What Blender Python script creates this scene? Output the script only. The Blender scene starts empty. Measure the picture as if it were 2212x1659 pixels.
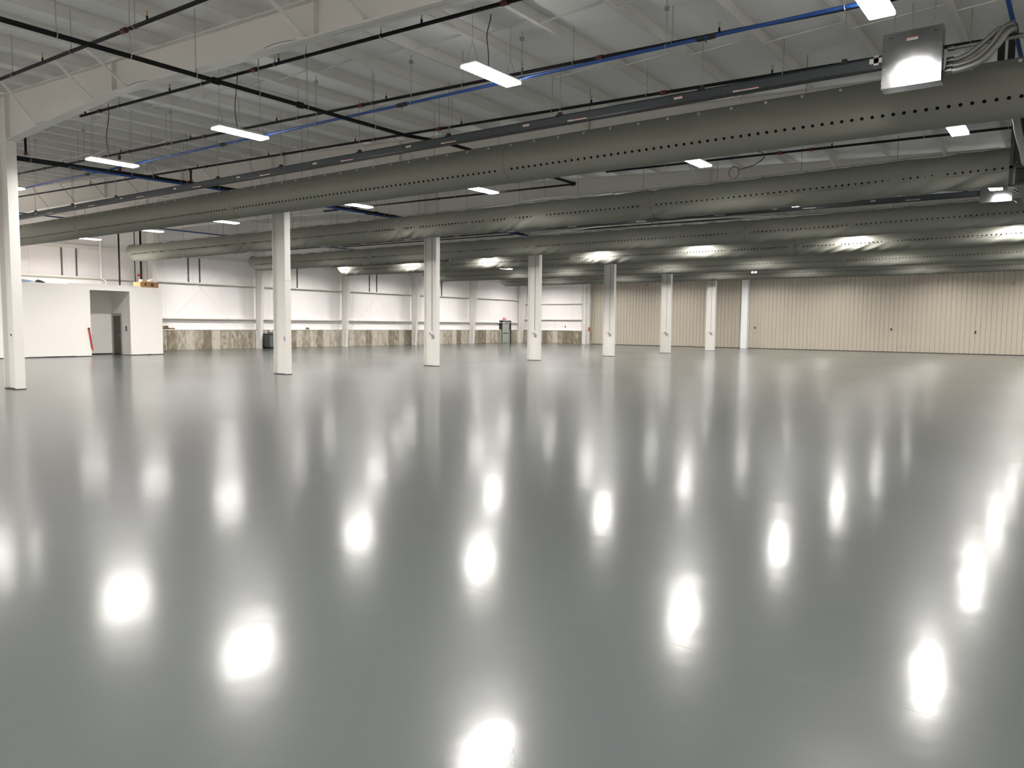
import bpy, bmesh, math, random
from mathutils import Matrix, Vector, noise

random.seed(7)
SC = bpy.context.scene
COL = SC.collection
pi = math.pi

# ------------------------------------------------------------------ camera, world, exposure
cam_data = bpy.data.cameras.new('camera')
cam_data.sensor_fit = 'HORIZONTAL'
cam_data.sensor_width = 36.0
cam_data.lens = 1648.0 * 36.0 / 2212.0
cam_data.clip_start = 0.05
cam_data.clip_end = 300
cam = bpy.data.objects.new('camera', cam_data)
COL.objects.link(cam)
YAW, PITCH, ROLL = math.radians(36.7334), math.radians(4.4575), math.radians(0.5517)
fwd = Vector((-math.sin(YAW) * math.cos(PITCH), math.cos(YAW) * math.cos(PITCH), -math.sin(PITCH)))
rgt = Vector((math.cos(YAW), math.sin(YAW), 0))
upv = rgt.cross(fwd)
r2 = rgt * math.cos(ROLL) + upv * math.sin(ROLL)
u2 = upv * math.cos(ROLL) - rgt * math.sin(ROLL)
mw = Matrix((r2, u2, -fwd)).transposed().to_4x4()
mw.translation = Vector((0, 0, 1.803))
cam.matrix_world = mw
SC.camera = cam

world = bpy.data.worlds.new('world')
SC.world = world
world.use_nodes = True
world.node_tree.nodes['Background'].inputs[0].default_value = (0.6, 0.65, 0.7, 1)
world.node_tree.nodes['Background'].inputs[1].default_value = 0.02

SC.view_settings.view_transform = 'Standard'
SC.view_settings.look = 'None'
SC.view_settings.gamma = 1.0
SC.view_settings.use_curve_mapping = False
SC.view_settings.exposure = 0.5
LAMP = 30.0            # glow of every pendant diffuser
LAMP_WATT = 268.0      # light thrown down by each pendant
LAMP_SPREAD = math.radians(160)

try:
    cy = SC.cycles
    cy.use_denoising = True
    cy.max_bounces = 9
    cy.diffuse_bounces = 6
    cy.glossy_bounces = 4
    cy.caustics_reflective = True
    cy.caustics_refractive = False
    cy.sample_clamp_indirect = 6.0
    cy.use_light_tree = True
except Exception:
    pass


# ------------------------------------------------------------------ materials
def mat(name, color, rough=0.5, metal=0.0, spec=0.5, var=0.0, vscale=3.0, bump=0.0, bscale=20.0, rvar=0.0,
        stretch=(1, 1, 1), objvar=0.0):
    m = bpy.data.materials.new(name)
    m.use_nodes = True
    nt = m.node_tree
    b = nt.nodes['Principled BSDF']
    b.inputs['Base Color'].default_value = (*color, 1)
    b.inputs['Roughness'].default_value = rough
    b.inputs['Metallic'].default_value = metal
    b.inputs['Specular IOR Level'].default_value = spec
    tc = nt.nodes.new('ShaderNodeTexCoord')
    mp = nt.nodes.new('ShaderNodeMapping')
    mp.inputs['Scale'].default_value = stretch
    nt.links.new(tc.outputs['Object'], mp.inputs['Vector'])
    if var or rvar:
        n = nt.nodes.new('ShaderNodeTexNoise')
        n.inputs['Scale'].default_value = vscale
        n.inputs['Detail'].default_value = 4
        nt.links.new(mp.outputs[0], n.inputs['Vector'])
        if var:
            mx = nt.nodes.new('ShaderNodeMixRGB')
            mx.inputs[1].default_value = (*[c * (1 - var) for c in color], 1)
            mx.inputs[2].default_value = (*[min(1, c * (1 + var)) for c in color], 1)
            nt.links.new(n.outputs['Fac'], mx.inputs[0])
            nt.links.new(mx.outputs[0], b.inputs['Base Color'])
        if rvar:
            mr = nt.nodes.new('ShaderNodeMapRange')
            mr.inputs[1].default_value, mr.inputs[2].default_value = 0.3, 0.7
            mr.inputs[3].default_value, mr.inputs[4].default_value = rough - rvar, rough + rvar
            nt.links.new(n.outputs['Fac'], mr.inputs[0])
            nt.links.new(mr.outputs[0], b.inputs['Roughness'])
    if bump:
        n2 = nt.nodes.new('ShaderNodeTexNoise')
        n2.inputs['Scale'].default_value = bscale
        n2.inputs['Detail'].default_value = 3
        nt.links.new(mp.outputs[0], n2.inputs['Vector'])
        bp = nt.nodes.new('ShaderNodeBump')
        bp.inputs['Strength'].default_value = bump
        bp.inputs['Distance'].default_value = 0.02
        nt.links.new(n2.outputs['Fac'], bp.inputs['Height'])
        nt.links.new(bp.outputs[0], b.inputs['Normal'])
    return m


def floor_material():
    m = bpy.data.materials.new('grey_epoxy')
    m.use_nodes = True
    nt = m.node_tree
    b = nt.nodes['Principled BSDF']
    tc = nt.nodes.new('ShaderNodeTexCoord')
    n = nt.nodes.new('ShaderNodeTexNoise')
    n.inputs['Scale'].default_value = 0.25
    n.inputs['Detail'].default_value = 5
    nt.links.new(tc.outputs['Object'], n.inputs['Vector'])
    mx = nt.nodes.new('ShaderNodeMixRGB')
    mx.inputs[1].default_value = (0.053, 0.0595, 0.0605, 1)
    mx.inputs[2].default_value = (0.062, 0.0685, 0.069, 1)
    nt.links.new(n.outputs['Fac'], mx.inputs[0])
    nt.links.new(mx.outputs[0], b.inputs['Base Color'])
    mr = nt.nodes.new('ShaderNodeMapRange')
    mr.inputs[1].default_value, mr.inputs[2].default_value = 0.3, 0.7
    mr.inputs[3].default_value, mr.inputs[4].default_value = 0.115, 0.155
    nt.links.new(n.outputs['Fac'], mr.inputs[0])
    nt.links.new(mr.outputs[0], b.inputs['Coat Roughness'])
    b.inputs['Coat Weight'].default_value = 0.6
    b.inputs['Coat IOR'].default_value = 1.25
    b.inputs['Roughness'].default_value = 0.29
    b.inputs['Specular IOR Level'].default_value = 0.055
    # trowel waves of the poured coating
    n2 = nt.nodes.new('ShaderNodeTexNoise')
    n2.inputs['Scale'].default_value = 1.1
    n2.inputs['Detail'].default_value = 5
    n3 = nt.nodes.new('ShaderNodeTexNoise')
    n3.inputs['Scale'].default_value = 160
    n3.inputs['Detail'].default_value = 1
    for q in (n2, n3):
        nt.links.new(tc.outputs['Object'], q.inputs['Vector'])
    bp = nt.nodes.new('ShaderNodeBump')
    bp.inputs['Strength'].default_value = 0.2
    bp.inputs['Distance'].default_value = 0.02
    nt.links.new(n2.outputs['Fac'], bp.inputs['Height'])
    bp2 = nt.nodes.new('ShaderNodeBump')
    bp2.inputs['Strength'].default_value = 0.12
    bp2.inputs['Distance'].default_value = 0.001
    nt.links.new(n3.outputs['Fac'], bp2.inputs['Height'])
    nt.links.new(bp.outputs[0], bp2.inputs['Normal'])
    nt.links.new(bp2.outputs[0], b.inputs['Normal'])
    nt.links.new(bp2.outputs[0], b.inputs['Coat Normal'])
    return m


def concrete_material():
    m = bpy.data.materials.new('stained_concrete')
    m.use_nodes = True
    nt = m.node_tree
    b = nt.nodes['Principled BSDF']
    b.inputs['Roughness'].default_value = 0.85
    tc = nt.nodes.new('ShaderNodeTexCoord')
    oi = nt.nodes.new('ShaderNodeObjectInfo')
    ad = nt.nodes.new('ShaderNodeVectorMath')
    ad.operation = 'MULTIPLY_ADD'
    ad.inputs[1].default_value = (1, 1, 0.45)
    cmb = nt.nodes.new('ShaderNodeCombineXYZ')
    mu = nt.nodes.new('ShaderNodeMath')
    mu.operation = 'MULTIPLY'
    mu.inputs[1].default_value = 70
    nt.links.new(oi.outputs['Random'], mu.inputs[0])
    nt.links.new(mu.outputs[0], cmb.inputs[0])
    nt.links.new(mu.outputs[0], cmb.inputs[1])
    nt.links.new(tc.outputs['Object'], ad.inputs[0])
    nt.links.new(cmb.outputs[0], ad.inputs[2])
    n = nt.nodes.new('ShaderNodeTexNoise')
    n.inputs['Scale'].default_value = 5.0
    n.inputs['Detail'].default_value = 7
    n.inputs['Roughness'].default_value = 0.65
    nt.links.new(ad.outputs[0], n.inputs['Vector'])
    # stain amount differs from form board to form board
    sm = nt.nodes.new('ShaderNodeMath')
    sm.operation = 'MULTIPLY_ADD'
    sm.inputs[1].default_value = 0.42
    sm.inputs[2].default_value = -0.2
    nt.links.new(oi.outputs['Random'], sm.inputs[0])
    s2 = nt.nodes.new('ShaderNodeMath')
    s2.operation = 'ADD'
    nt.links.new(sm.outputs[0], s2.inputs[0])
    nt.links.new(n.outputs['Fac'], s2.inputs[1])
    cr = nt.nodes.new('ShaderNodeValToRGB')
    e = cr.color_ramp.elements
    e[0].position, e[0].color = 0.34, (0.47, 0.44, 0.385, 1)
    e[1].position, e[1].color = 0.70, (0.17, 0.145, 0.10, 1)
    x = cr.color_ramp.elements.new(0.5)
    x.color = (0.33, 0.30, 0.24, 1)
    nt.links.new(s2.outputs[0], cr.inputs[0])
    nt.links.new(cr.outputs[0], b.inputs['Base Color'])
    return m


def emit(name, color, strength):
    m = bpy.data.materials.new(name)
    m.use_nodes = True
    nt = m.node_tree
    b = nt.nodes['Principled BSDF']
    b.inputs['Base Color'].default_value = (0.8, 0.8, 0.8, 1)
    b.inputs['Emission Color'].default_value = (*color, 1)
    b.inputs['Emission Strength'].default_value = strength
    return m


M_FLOOR = floor_material()
M_CONC = concrete_material()
M_STEEL = mat('white_painted_steel', (0.68, 0.665, 0.635), 0.45, var=0.03, vscale=1.5)
M_PURLIN = mat('white_purlin_paint', (0.70, 0.69, 0.67), 0.5, var=0.03, vscale=1.0)
M_ROOF = mat('white_roof_insulation', (0.88, 0.87, 0.855), 0.55, var=0.03, vscale=0.8, bump=0.35, bscale=2.2, stretch=(1, 2.4, 1))
M_WALL = mat('white_wall_insulation', (0.80, 0.775, 0.775), 0.5, var=0.02, vscale=0.8, bump=0.25, bscale=1.6)
M_DRYWALL = mat('white_drywall', (0.87, 0.845, 0.81), 0.6, var=0.015, vscale=1.0)
M_TAN = mat('tan_wall_panel', (0.405, 0.37, 0.305), 0.45, var=0.03, vscale=0.8)
M_FABRIC = mat('grey_duct_fabric', (0.215, 0.218, 0.19), 0.75, spec=0.3, var=0.05, vscale=0.7, bump=0.12, bscale=5)
M_SEAM = mat('duct_seam', (0.17, 0.17, 0.155), 0.8)
M_HOLE = mat('dark_hole', (0.006, 0.006, 0.006), 0.9, spec=0.1)
M_BLACKPIPE = mat('black_steel_pipe', (0.008, 0.008, 0.009), 0.6, spec=0.18, var=0.2, vscale=4)
M_BLUE = mat('blue_pipe_paint', (0.012, 0.062, 0.26), 0.4)
M_RED = mat('red_coupling', (0.11, 0.013, 0.009), 0.5)
M_REDB = mat('red_paint', (0.42, 0.02, 0.018), 0.45)
M_BRASS = mat('brass', (0.45, 0.33, 0.14), 0.35, metal=0.8)
M_ZINC = mat('zinc_rod', (0.42, 0.42, 0.41), 0.4, metal=0.6)
M_DARKROD = mat('dark_rod', (0.10, 0.10, 0.10), 0.5, metal=0.3)
M_WIRE = mat('thin_wire', (0.16, 0.16, 0.155), 0.5)
M_CORD = mat('black_cord', (0.018, 0.018, 0.018), 0.55)
M_BUS = mat('slate_grey_busway', (0.060, 0.070, 0.077), 0.6, spec=0.25, var=0.06, vscale=2)
M_BLACK = mat('matt_black', (0.012, 0.012, 0.013), 0.5)
M_GALV = mat('galvanised_steel', (0.24, 0.245, 0.25), 0.24, metal=0.95, var=0.08, vscale=14, rvar=0.05)
M_BOX = mat('bright_galvanised_sheet', (0.25, 0.255, 0.26), 0.19, metal=0.97, rvar=0.02, vscale=9)
M_STICKER = mat('white_sticker', (0.62, 0.60, 0.58), 0.5)
M_STICKRED = mat('red_sticker_stripe', (0.45, 0.06, 0.05), 0.5)
M_FLEX = mat('grey_conduit', (0.21, 0.21, 0.20), 0.38, metal=0.55)
M_PVC = mat('grey_plastic_pipe', (0.33, 0.34, 0.33), 0.5)
M_AHU = mat('dark_unit_panel', (0.028, 0.034, 0.036), 0.45, var=0.1, vscale=2)
M_AHUF = mat('unit_frame', (0.06, 0.066, 0.07), 0.4, metal=0.3)
M_LAMPBODY = mat('lamp_housing', (0.62, 0.62, 0.60), 0.4)
M_LAMP = emit('lamp_diffuser', (1.0, 0.955, 0.905), LAMP)
M_CARTON = mat('brown_cardboard', (0.34, 0.19, 0.08), 0.75, var=0.06, vscale=5)
M_CARTDK = mat('dark_brown_cardboard', (0.14, 0.085, 0.045), 0.75, var=0.1, vscale=8)
M_INK = mat('black_print', (0.03, 0.025, 0.02), 0.7)
M_CAB = mat('slate_green_cabinet', (0.085, 0.105, 0.105), 0.5)
M_CABDK = mat('dark_cabinet_side', (0.045, 0.055, 0.055), 0.5)
M_DOORG = mat('grey_green_door', (0.30, 0.33, 0.30), 0.5)
M_DOORB = mat('dark_brown_door', (0.058, 0.048, 0.026), 0.45)
M_DOORF = mat('grey_door_frame', (0.36, 0.37, 0.38), 0.5)
M_JAMB = mat('dark_jamb', (0.075, 0.075, 0.075), 0.5)
M_DARKGAP = mat('dark_gap', (0.035, 0.032, 0.028), 0.8)
M_TARP = mat('blue_tarp', (0.17, 0.25, 0.36), 0.6, bump=0.3, bscale=12)
M_ORANGE = mat('orange_plastic', (0.42, 0.12, 0.02), 0.5)
M_EXIT = emit('exit_sign_red', (0.9, 0.10, 0.10), 0.22)
M_EXIT.node_tree.nodes['Principled BSDF'].inputs['Base Color'].default_value = (0.42, 0.05, 0.05, 1)
M_EXITW = mat('exit_letters', (0.8, 0.75, 0.72), 0.5)
M_PLASTIC = mat('white_plastic', (0.78, 0.77, 0.75), 0.4)
M_GREYBOX = mat('grey_outlet', (0.33, 0.33, 0.34), 0.45, metal=0.4)
M_EMLED = emit('emergency_lamp', (1, 1, 1), 1.4)


# ------------------------------------------------------------------ mesh helpers
class MB:
    def __init__(self):
        self.v, self.f, self.s = [], [], []

    def add(self, verts, faces, smooth=False):
        o = len(self.v)
        self.v += [tuple(p) for p in verts]
        self.f += [tuple(i + o for i in q) for q in faces]
        self.s += [smooth] * len(faces)
        return self

    def box(self, x0, x1, y0, y1, z0, z1):
        x0, x1 = min(x0, x1), max(x0, x1)
        y0, y1 = min(y0, y1), max(y0, y1)
        z0, z1 = min(z0, z1), max(z0, z1)
        v = [(x, y, z) for z in (z0, z1) for y in (y0, y1) for x in (x0, x1)]
        return self.add(v, [(0, 2, 3, 1), (4, 5, 7, 6), (0, 1, 5, 4), (2, 6, 7, 3), (0, 4, 6, 2), (1, 3, 7, 5)])

    def bbox(self, x0, x1, y0, y1, z0, z1, b):
        """box with chamfered edges (all twelve)"""
        bm = bmesh.new()
        bmesh.ops.create_cube(bm, size=1)
        for q in bm.verts:
            q.co = Vector((x0 + (q.co.x + .5) * (x1 - x0), y0 + (q.co.y + .5) * (y1 - y0), z0 + (q.co.z + .5) * (z1 - z0)))
        bmesh.ops.bevel(bm, geom=list(bm.edges), offset=b, segments=1, affect='EDGES')
        bm.verts.index_update()
        self.add([q.co[:] for q in bm.verts], [[q.index for q in f.verts] for f in bm.faces])
        bm.free()
        return self

    def tube(self, pts, r, n=8, cap=True, smooth=True):
        pts = [Vector(p) for p in pts]
        rs = r if isinstance(r, (list, tuple)) else [r] * len(pts)
        rings, faces = [], []
        ref = None
        for i, p in enumerate(pts):
            d = (pts[min(i + 1, len(pts) - 1)] - pts[max(i - 1, 0)]).normalized()
            if ref is None:
                ref = Vector((0, 0, 1)) if abs(d.z) < 0.9 else Vector((1, 0, 0))
            a = (ref - d * ref.dot(d)).normalized()
            ref = a
            b = d.cross(a)
            rings += [p + (a * math.cos(2 * pi * k / n) + b * math.sin(2 * pi * k / n)) * rs[i] for k in range(n)]
        for i in range(len(pts) - 1):
            for k in range(n):
                k2 = (k + 1) % n
                faces.append((i * n + k, i * n + k2, (i + 1) * n + k2, (i + 1) * n + k))
        self.add(rings, faces, smooth)
        if cap:
            self.add(rings[:n], [tuple(range(n))[::-1]])
            self.add(rings[-n:], [tuple(range(n))])
        return self

    def prism(self, prof, t0, t1, axis='y'):
        """closed 2-D profile swept along an axis; prof in (x,z) for y, (y,z) for x, (x,y) for z"""
        n = len(prof)

        def P(a, b, t):
            return {'y': (a, t, b), 'x': (t, a, b), 'z': (a, b, t)}[axis]
        v = [P(a, b, t0) for a, b in prof] + [P(a, b, t1) for a, b in prof]
        f = [(i, (i + 1) % n, n + (i + 1) % n, n + i) for i in range(n)]
        return self.add(v, f + [tuple(range(n))[::-1], tuple(range(n, 2 * n))])

    def bar(self, a, b, w, h, up=(0, 0, 1)):
        """rectangular bar from a to b"""
        a, b = Vector(a), Vector(b)
        d = (b - a).normalized()
        u = Vector(up)
        u = (u - d * u.dot(d)).normalized()
        s = d.cross(u)
        v = [p + s * sx * w / 2 + u * sz * h / 2 for p in (a, b) for sz in (-1, 1) for sx in (-1, 1)]
        return self.add(v, [(0, 2, 3, 1), (4, 5, 7, 6), (0, 1, 5, 4), (2, 6, 7, 3), (0, 4, 6, 2), (1, 3, 7, 5)])

    def mesh(self, name, m):
        me = bpy.data.meshes.new(name)
        me.from_pydata(self.v, [], self.f)
        me.polygons.foreach_set('use_smooth', self.s)
        me.materials.append(m)
        bm = bmesh.new()
        bm.from_mesh(me)
        bmesh.ops.recalc_face_normals(bm, faces=bm.faces)
        bm.to_mesh(me)
        bm.free()
        me.update()
        return me

    def build(self, name, m, parent=None, loc=None):
        return link(name, self.mesh(name, m), parent, loc)


def link(name, me, parent=None, loc=None):
    """link one object; with a parent, its location is kept in world space"""
    o = bpy.data.objects.new(name, me)
    COL.objects.link(o)
    if parent is not None:
        o.parent = parent
        base = WORLD_AT[parent.name]
        o.location = Vector(loc or (0, 0, 0)) - base
    elif loc:
        o.location = loc
    WORLD_AT[o.name] = Vector(loc or (0, 0, 0))
    return o


WORLD_AT = {}


def tag(o, label=None, cat=None, group=None, kind=None):
    for k, v in (('label', label), ('category', cat), ('group', group), ('kind', kind)):
        if v:
            o[k] = v
    return o


def thing(name, loc, label, cat, group=None):
    o = bpy.data.objects.new(name, None)
    COL.objects.link(o)
    o.location = loc
    o.empty_display_size = 0.2
    WORLD_AT[o.name] = Vector(loc)
    return tag(o, label, cat, group)


def struct(name, mb, m, label=None):
    return tag(mb.build(name, m), label, None, None, 'structure')


# ------------------------------------------------------------------ layout of the hall (metres)
XW = -45.9                                   # left wall sheet
X1, Y0, Y1 = 13.0, -9.0, 63.3
ROOF = lambda x: 7.46 - 0.045 * (x + 22.2)   # underside of purlins
FR = [8.17, 16.52, 24.14, 31.76, 39.38, 47.0, 54.62, 62.3]
PX = [-11.86 + 1.43 * k for k in range(-23, 17)]
DUCT_Y = [14.6, 22.0, 30.2, 36.6, 45.3, 53.5]
ORD = ['nearest', 'second', 'third', 'fourth', 'fifth', 'sixth', 'seventh', 'eighth', 'ninth', 'tenth']

# floor, with saw-cut joints
floor = struct('floor', MB().box(XW - .3, X1 + .2, Y0, Y1 + .2, -0.2, 0), M_FLOOR, 'glossy grey epoxy floor of the whole hall')
jm = MB()
for y in (-0.3, 3.93, 8.15, 12.3, 16.4, 20.3, 24.1, 27.9, 31.7, 35.5, 39.3):
    jm.box(XW, X1, y - .0006, y + .0006, -.001, .0003)
jm.build('floor_joint', mat('joint_filler', (0.075, 0.079, 0.079), 0.4, spec=0.3), floor)

# ceiling: one draped insulation panel between each pair of purlins, then the purlins
ceil = struct('ceiling', MB().prism([(XW - .3, ROOF(XW - .3) + .36), (X1 + .2, ROOF(X1 + .2) + .36), (X1 + .2, ROOF(X1 + .2) + .46), (XW - .3, ROOF(XW - .3) + .46)], Y0, Y1 + .2),
              M_ROOF, 'white insulated roof over the hall')
ys = [Y0 + (Y1 - Y0) * k / 420 for k in range(421)]
for a, b in zip(PX[:-1], PX[1:]):
    if a < XW - 0.2 or b > X1 + 0.2:
        continue
    mb = MB()
    v, f = [], []
    NS = 8
    for j, y in enumerate(ys):
        seam = abs(((y - 1.1) % 1.52) - 0.76) / 0.76         # 1 at a seam, 0 mid sheet
        for i in range(NS + 1):
            t = i / NS
            x = a + (b - a) * t
            sag = 0.075 * math.sin(pi * t) ** 0.8 * (1 - 0.55 * seam ** 8)
            dc = ((y + .25 * math.sin(x * 2.1)) % 2.54) - 1.27
            sag += 0.022 * math.exp(-(dc / .12) ** 2) * math.sin(pi * t)
            sag += 0.012 * noise.noise((x * 1.3, y * 1.1, 3.1)) * math.sin(pi * t)
            v.append((x, y, ROOF(x) + .235 - sag))
    for j in range(len(ys) - 1):
        for i in range(NS):
            q = j * (NS + 1) + i
            f.append((q, q + 1, q + NS + 2, q + NS + 1))
    mb.add(v, f, True)
    mb.build('insulation_panel', M_ROOF, ceil)
zpro = [(-.032, 0), (.038, 0), (.038, .018), (.033, .018), (.033, .007), (.004, .007), (.004, .215), (-.032, .215), (-.032, .209), (-.003, .209), (-.003, .007), (-.032, .007)]
pm = MB().prism(zpro, Y0, Y1).mesh('purlin', M_PURLIN)
for x in PX:
    if XW < x < X1:
        link('purlin', pm, ceil, (x, 0, ROOF(x)))
# angle struts between purlins at mid bay
for fy in [FR[0] - 8.3] + FR:
    for dy, s in ((2.62, 1), (5.3, 1)):
        y = fy + dy
        if y > 62 or y > 40:
            continue
        mb = MB()
        for a, b in zip(PX[:-1], PX[1:]):
            if XW + .5 < a and b < X1:
                mb.bar((a + .01, y, ROOF(a) + .02), (b - .01, y + .1, ROOF(b) + .19), .02, .02)
        mb.build('purlin_strut', M_PURLIN, ceil)

# left wall: insulation sheets over a board-marked concrete base, with girts and a ledge
wl = struct('wall_left', MB().box(XW - .4, XW - .06, Y0, Y1, -.1, 8.9), M_WALL, 'left wall of white insulation above a stained concrete base')
pan = MB().bbox(-.06, 0, .002, 1.903, 1.3, 8.62, .004).mesh('panel', M_WALL)
y = FR[0] - 2 * 7.62
while y < 62.5:
    link('panel', pan, wl, (XW, y, 0))
    y += 1.905
cp = MB().bbox(0, .22, .003, .607, 0, 1.255, .006).mesh('concrete_panel', M_CONC)
y, k = 21.0, 0
while y < 62.4:
    if not (59.2 < y + .3 < 60.9):
        c = link('concrete_panel', cp, wl, (XW + random.uniform(-.006, .004), y, 0))
    y += .61
MB().box(XW - .06, XW + .24, 21.0, 59.28, 1.255, 1.30).build('ledge', M_STEEL, wl)
MB().box(XW - .06, XW + .24, 60.92, 62.9, 1.255, 1.30).build('ledge', M_STEEL, wl)
for z, ylo in ((2.02, 21.9), (4.28, Y0), (6.02, Y0), (7.6, Y0)):
    for a, b in zip([ylo] + [q for q in FR if q > ylo], [q for q in FR if q > ylo] + [Y1 - .3]):
        mb = MB().box(XW, XW + .22, a + .06, b - .06, z, z + .012)
        mb.box(XW + .208, XW + .22, a + .06, b - .06, z - .07, z)
        mb.box(XW, XW + .01, a + .06, b - .06, z - .17, z)
        mb.build('girt', M_STEEL, wl)
for y in (19.35, 20.13, 26.88, 27.66, 34.52, 35.3, 42.3, 43.08, 50.1, 50.88):
    MB().box(XW, XW + .07, y - .032, y + .032, 4.295, 5.85).build('jamb', M_JAMB, wl)
for (ya, za, yb, zb) in ((24.25, .75, 31.2, 7.4), (31.6, .1, 24.4, 6.9), (39.5, .75, 46.5, 7.4), (46.9, .1, 39.7, 6.9)):
    MB().tube([(XW + .3, ya, za), (XW + .3, yb, zb)], .008, 6).build('brace_rod', M_STEEL, wl)

# far end: white insulated stretch by the corner, then tan ribbed panels
we = struct('wall_end', MB().box(XW, -37.9, 63.0, 63.3, 0, 8.8), M_WALL, 'white insulated end wall by the far corner')
for k in range(4):
    MB().bbox(-45.6 + 1.9 * k, -45.6 + 1.9 * k + 1.896, 62.94, 63.0, 1.3, 8.2, .004).build('panel', M_WALL, we)
for k in range(12):
    link('concrete_panel', MB().bbox(0, .607, -.2, 0, 0, 1.255, .006).mesh('concrete_panel', M_CONC), we, (-45.6 + .61 * k, 62.98, 0))
MB().box(-45.6, -38.46, 62.74, 63.0, 1.255, 1.30).build('ledge', M_STEEL, we)
for z in (2.36, 3.9, 5.45, 7.0):
    MB().box(-45.3, -38.46, 62.78, 62.94, z, z + .012).box(-45.3, -38.46, 62.78, 62.792, z - .07, z).build('girt', M_STEEL, we)

wb = struct('wall_back', MB().box(-37.9, X1, 63.26, 63.5, 0, 8.6), M_TAN, 'back wall clad in tan ribbed metal panels')
rib = MB().prism([(0, 0), (0, -.012), (.006, -.032), (.03, -.04), (.265, -.04), (.285, -.032), (.291, -.012), (.3125, -.006), (.3125, 0)], .04, 8.3, 'z').mesh('rib_panel', M_TAN)
x = -37.72
while x < X1:
    link('rib_panel', rib, wb, (x, 63.26, 0))
    x += .3125
MB().box(-37.75, X1, 63.18, 63.26, .0, .045).build('base_gap', M_DARKGAP, wb)
MB().box(-38.12, -37.75, 63.1, 63.3, 0, 1.26).build('concrete_end', M_CONC, wb)
MB().box(-38.0, -37.75, 63.12, 63.3, 1.26, 7.5).build('edge_trim', mat('torn_edge_trim', (0.40, 0.39, 0.34), 0.7, var=0.3, vscale=3), wb)

struct('wall_right', MB().box(X1, X1 + .2, Y0, Y1, 0, 6.4), M_DRYWALL, 'white wall out of view on the right')
struct('wall_front', MB().box(XW, X1, Y0 - .2, Y0, 0, 8.9), M_DRYWALL, 'white wall out of view behind the viewer')

# ------------------------------------------------------------------ office room in the left corner
OX, OY1, OZ = -40.0, 21.88, 3.58
of = MB()
of.box(OX - .15, OX, Y0, 18.14, 0.035, OZ)
of.box(OX - .15, OX, 20.14, OY1, 0.035, OZ)
of.box(OX - .15, OX, 18.14, 20.14, 3.33, OZ)
of.box(OX - .15, OX + .012, 17.2, 20.75, OZ, OZ + .05)
of.box(XW, OX - .15, OY1 - .15, OY1, 0.02, OZ)
of.box(XW, OX - .15, Y0, OY1 - .15, OZ - .2, OZ - .05)
# alcove behind the opening
of.box(-42.25, -42.1, 17.0, 20.3, 0.02, OZ - .2)
of.box(-42.1, -41.98, 20.2, 20.3, 0.02, OZ - .2)
of.box(-41.0, OX - .15, 20.2, 20.3, 0.02, OZ - .2)
of.box(-41.98, -41.0, 20.2, 20.3, 2.13, OZ - .2)
of.box(-42.1, OX - .15, 17.0, 17.1, 0.02, OZ - .2)
office = struct('wall_office', of, M_DRYWALL, 'white drywall office room with a tall open doorway')
MB().box(-42.1, -42.08, 17.1, 20.2, 0.02, 2.64).build('wall_panel', M_DRYWALL, office)
MB().tube([(-42.08, 18.75, 1.08), (-42.02, 18.75, 1.08)], .035, 10).build('knob', M_BLACK, office)
bb = MB()
rs = random.Random(3)
y = Y0
while y < 18.1:
    L = rs.uniform(.3, 1.1)
    bb.box(OX - .1, OX - .005 + rs.uniform(0, .012), y, min(y + L, 18.12), 0, .03 + rs.uniform(0, .02))
    y += L
bb.box(OX - .1, OX - .01, 20.16, OY1 - .02, 0, .033).box(-42.14, -42.07, 17.1, 20.2, 0, .06)
tag(bb.build('baseboard_office', M_DARKGAP), 'ragged dark gap along the foot of the white office wall', kind='structure')
d1 = struct('door_1', MB().bbox(-41.9, -41.08, 20.17, 20.21, .01, 2.06, .004), M_DOORB, 'dark brown door inside the office alcove')
MB().box(-42.02, -41.9, 20.15, 20.2, 0, 2.06).box(-41.08, -40.95, 20.15, 20.2, 0, 2.06).box(-42.02, -40.95, 20.15, 20.2, 2.06, 2.2).build('door_frame', M_DOORF, d1)
for z in (.3, 1.05, 1.8):
    MB().box(-41.915, -41.885, 20.155, 20.17, z, z + .1).build('hinge', M_GREYBOX, d1)
MB().tube([(-41.15, 20.17, 1.0), (-41.15, 20.11, 1.0), (-41.27, 20.1, 1.0)], .012, 8).build('door_handle', M_GREYBOX, d1)

# exit door in the left wall
d2 = struct('door_2', MB().bbox(XW + .12, XW + .17, 59.68, 60.62, .01, 2.05, .005), M_DOORG, 'grey green exit door in the left wall by the far corner')
MB().box(XW - .05, XW + .26, 59.3, 59.42, 1.3, 2.16).box(XW - .05, XW + .26, 60.8, 60.92, 0, 2.16).box(XW - .05, XW + .26, 59.3, 60.92, 2.1, 2.18).build('dark_surround', M_BLACK, d2)
MB().box(XW + .08, XW + .22, 59.6, 59.68, 0, 2.1).box(XW + .08, XW + .22, 60.62, 60.7, 0, 2.1).box(XW + .08, XW + .22, 59.6, 60.7, 2.05, 2.1).build('door_frame', M_DOORG, d2)
MB().box(XW + .17, XW + .25, 59.95, 60.3, 1.93, 2.0).bar((XW + .2, 60.2, 1.97), (XW + .3, 60.5, 2.02), .03, .02).build('door_closer', M_GREYBOX, d2)
MB().box(XW + .17, XW + .24, 59.75, 60.5, .98, 1.03).build('push_bar', M_GREYBOX, d2)


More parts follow.
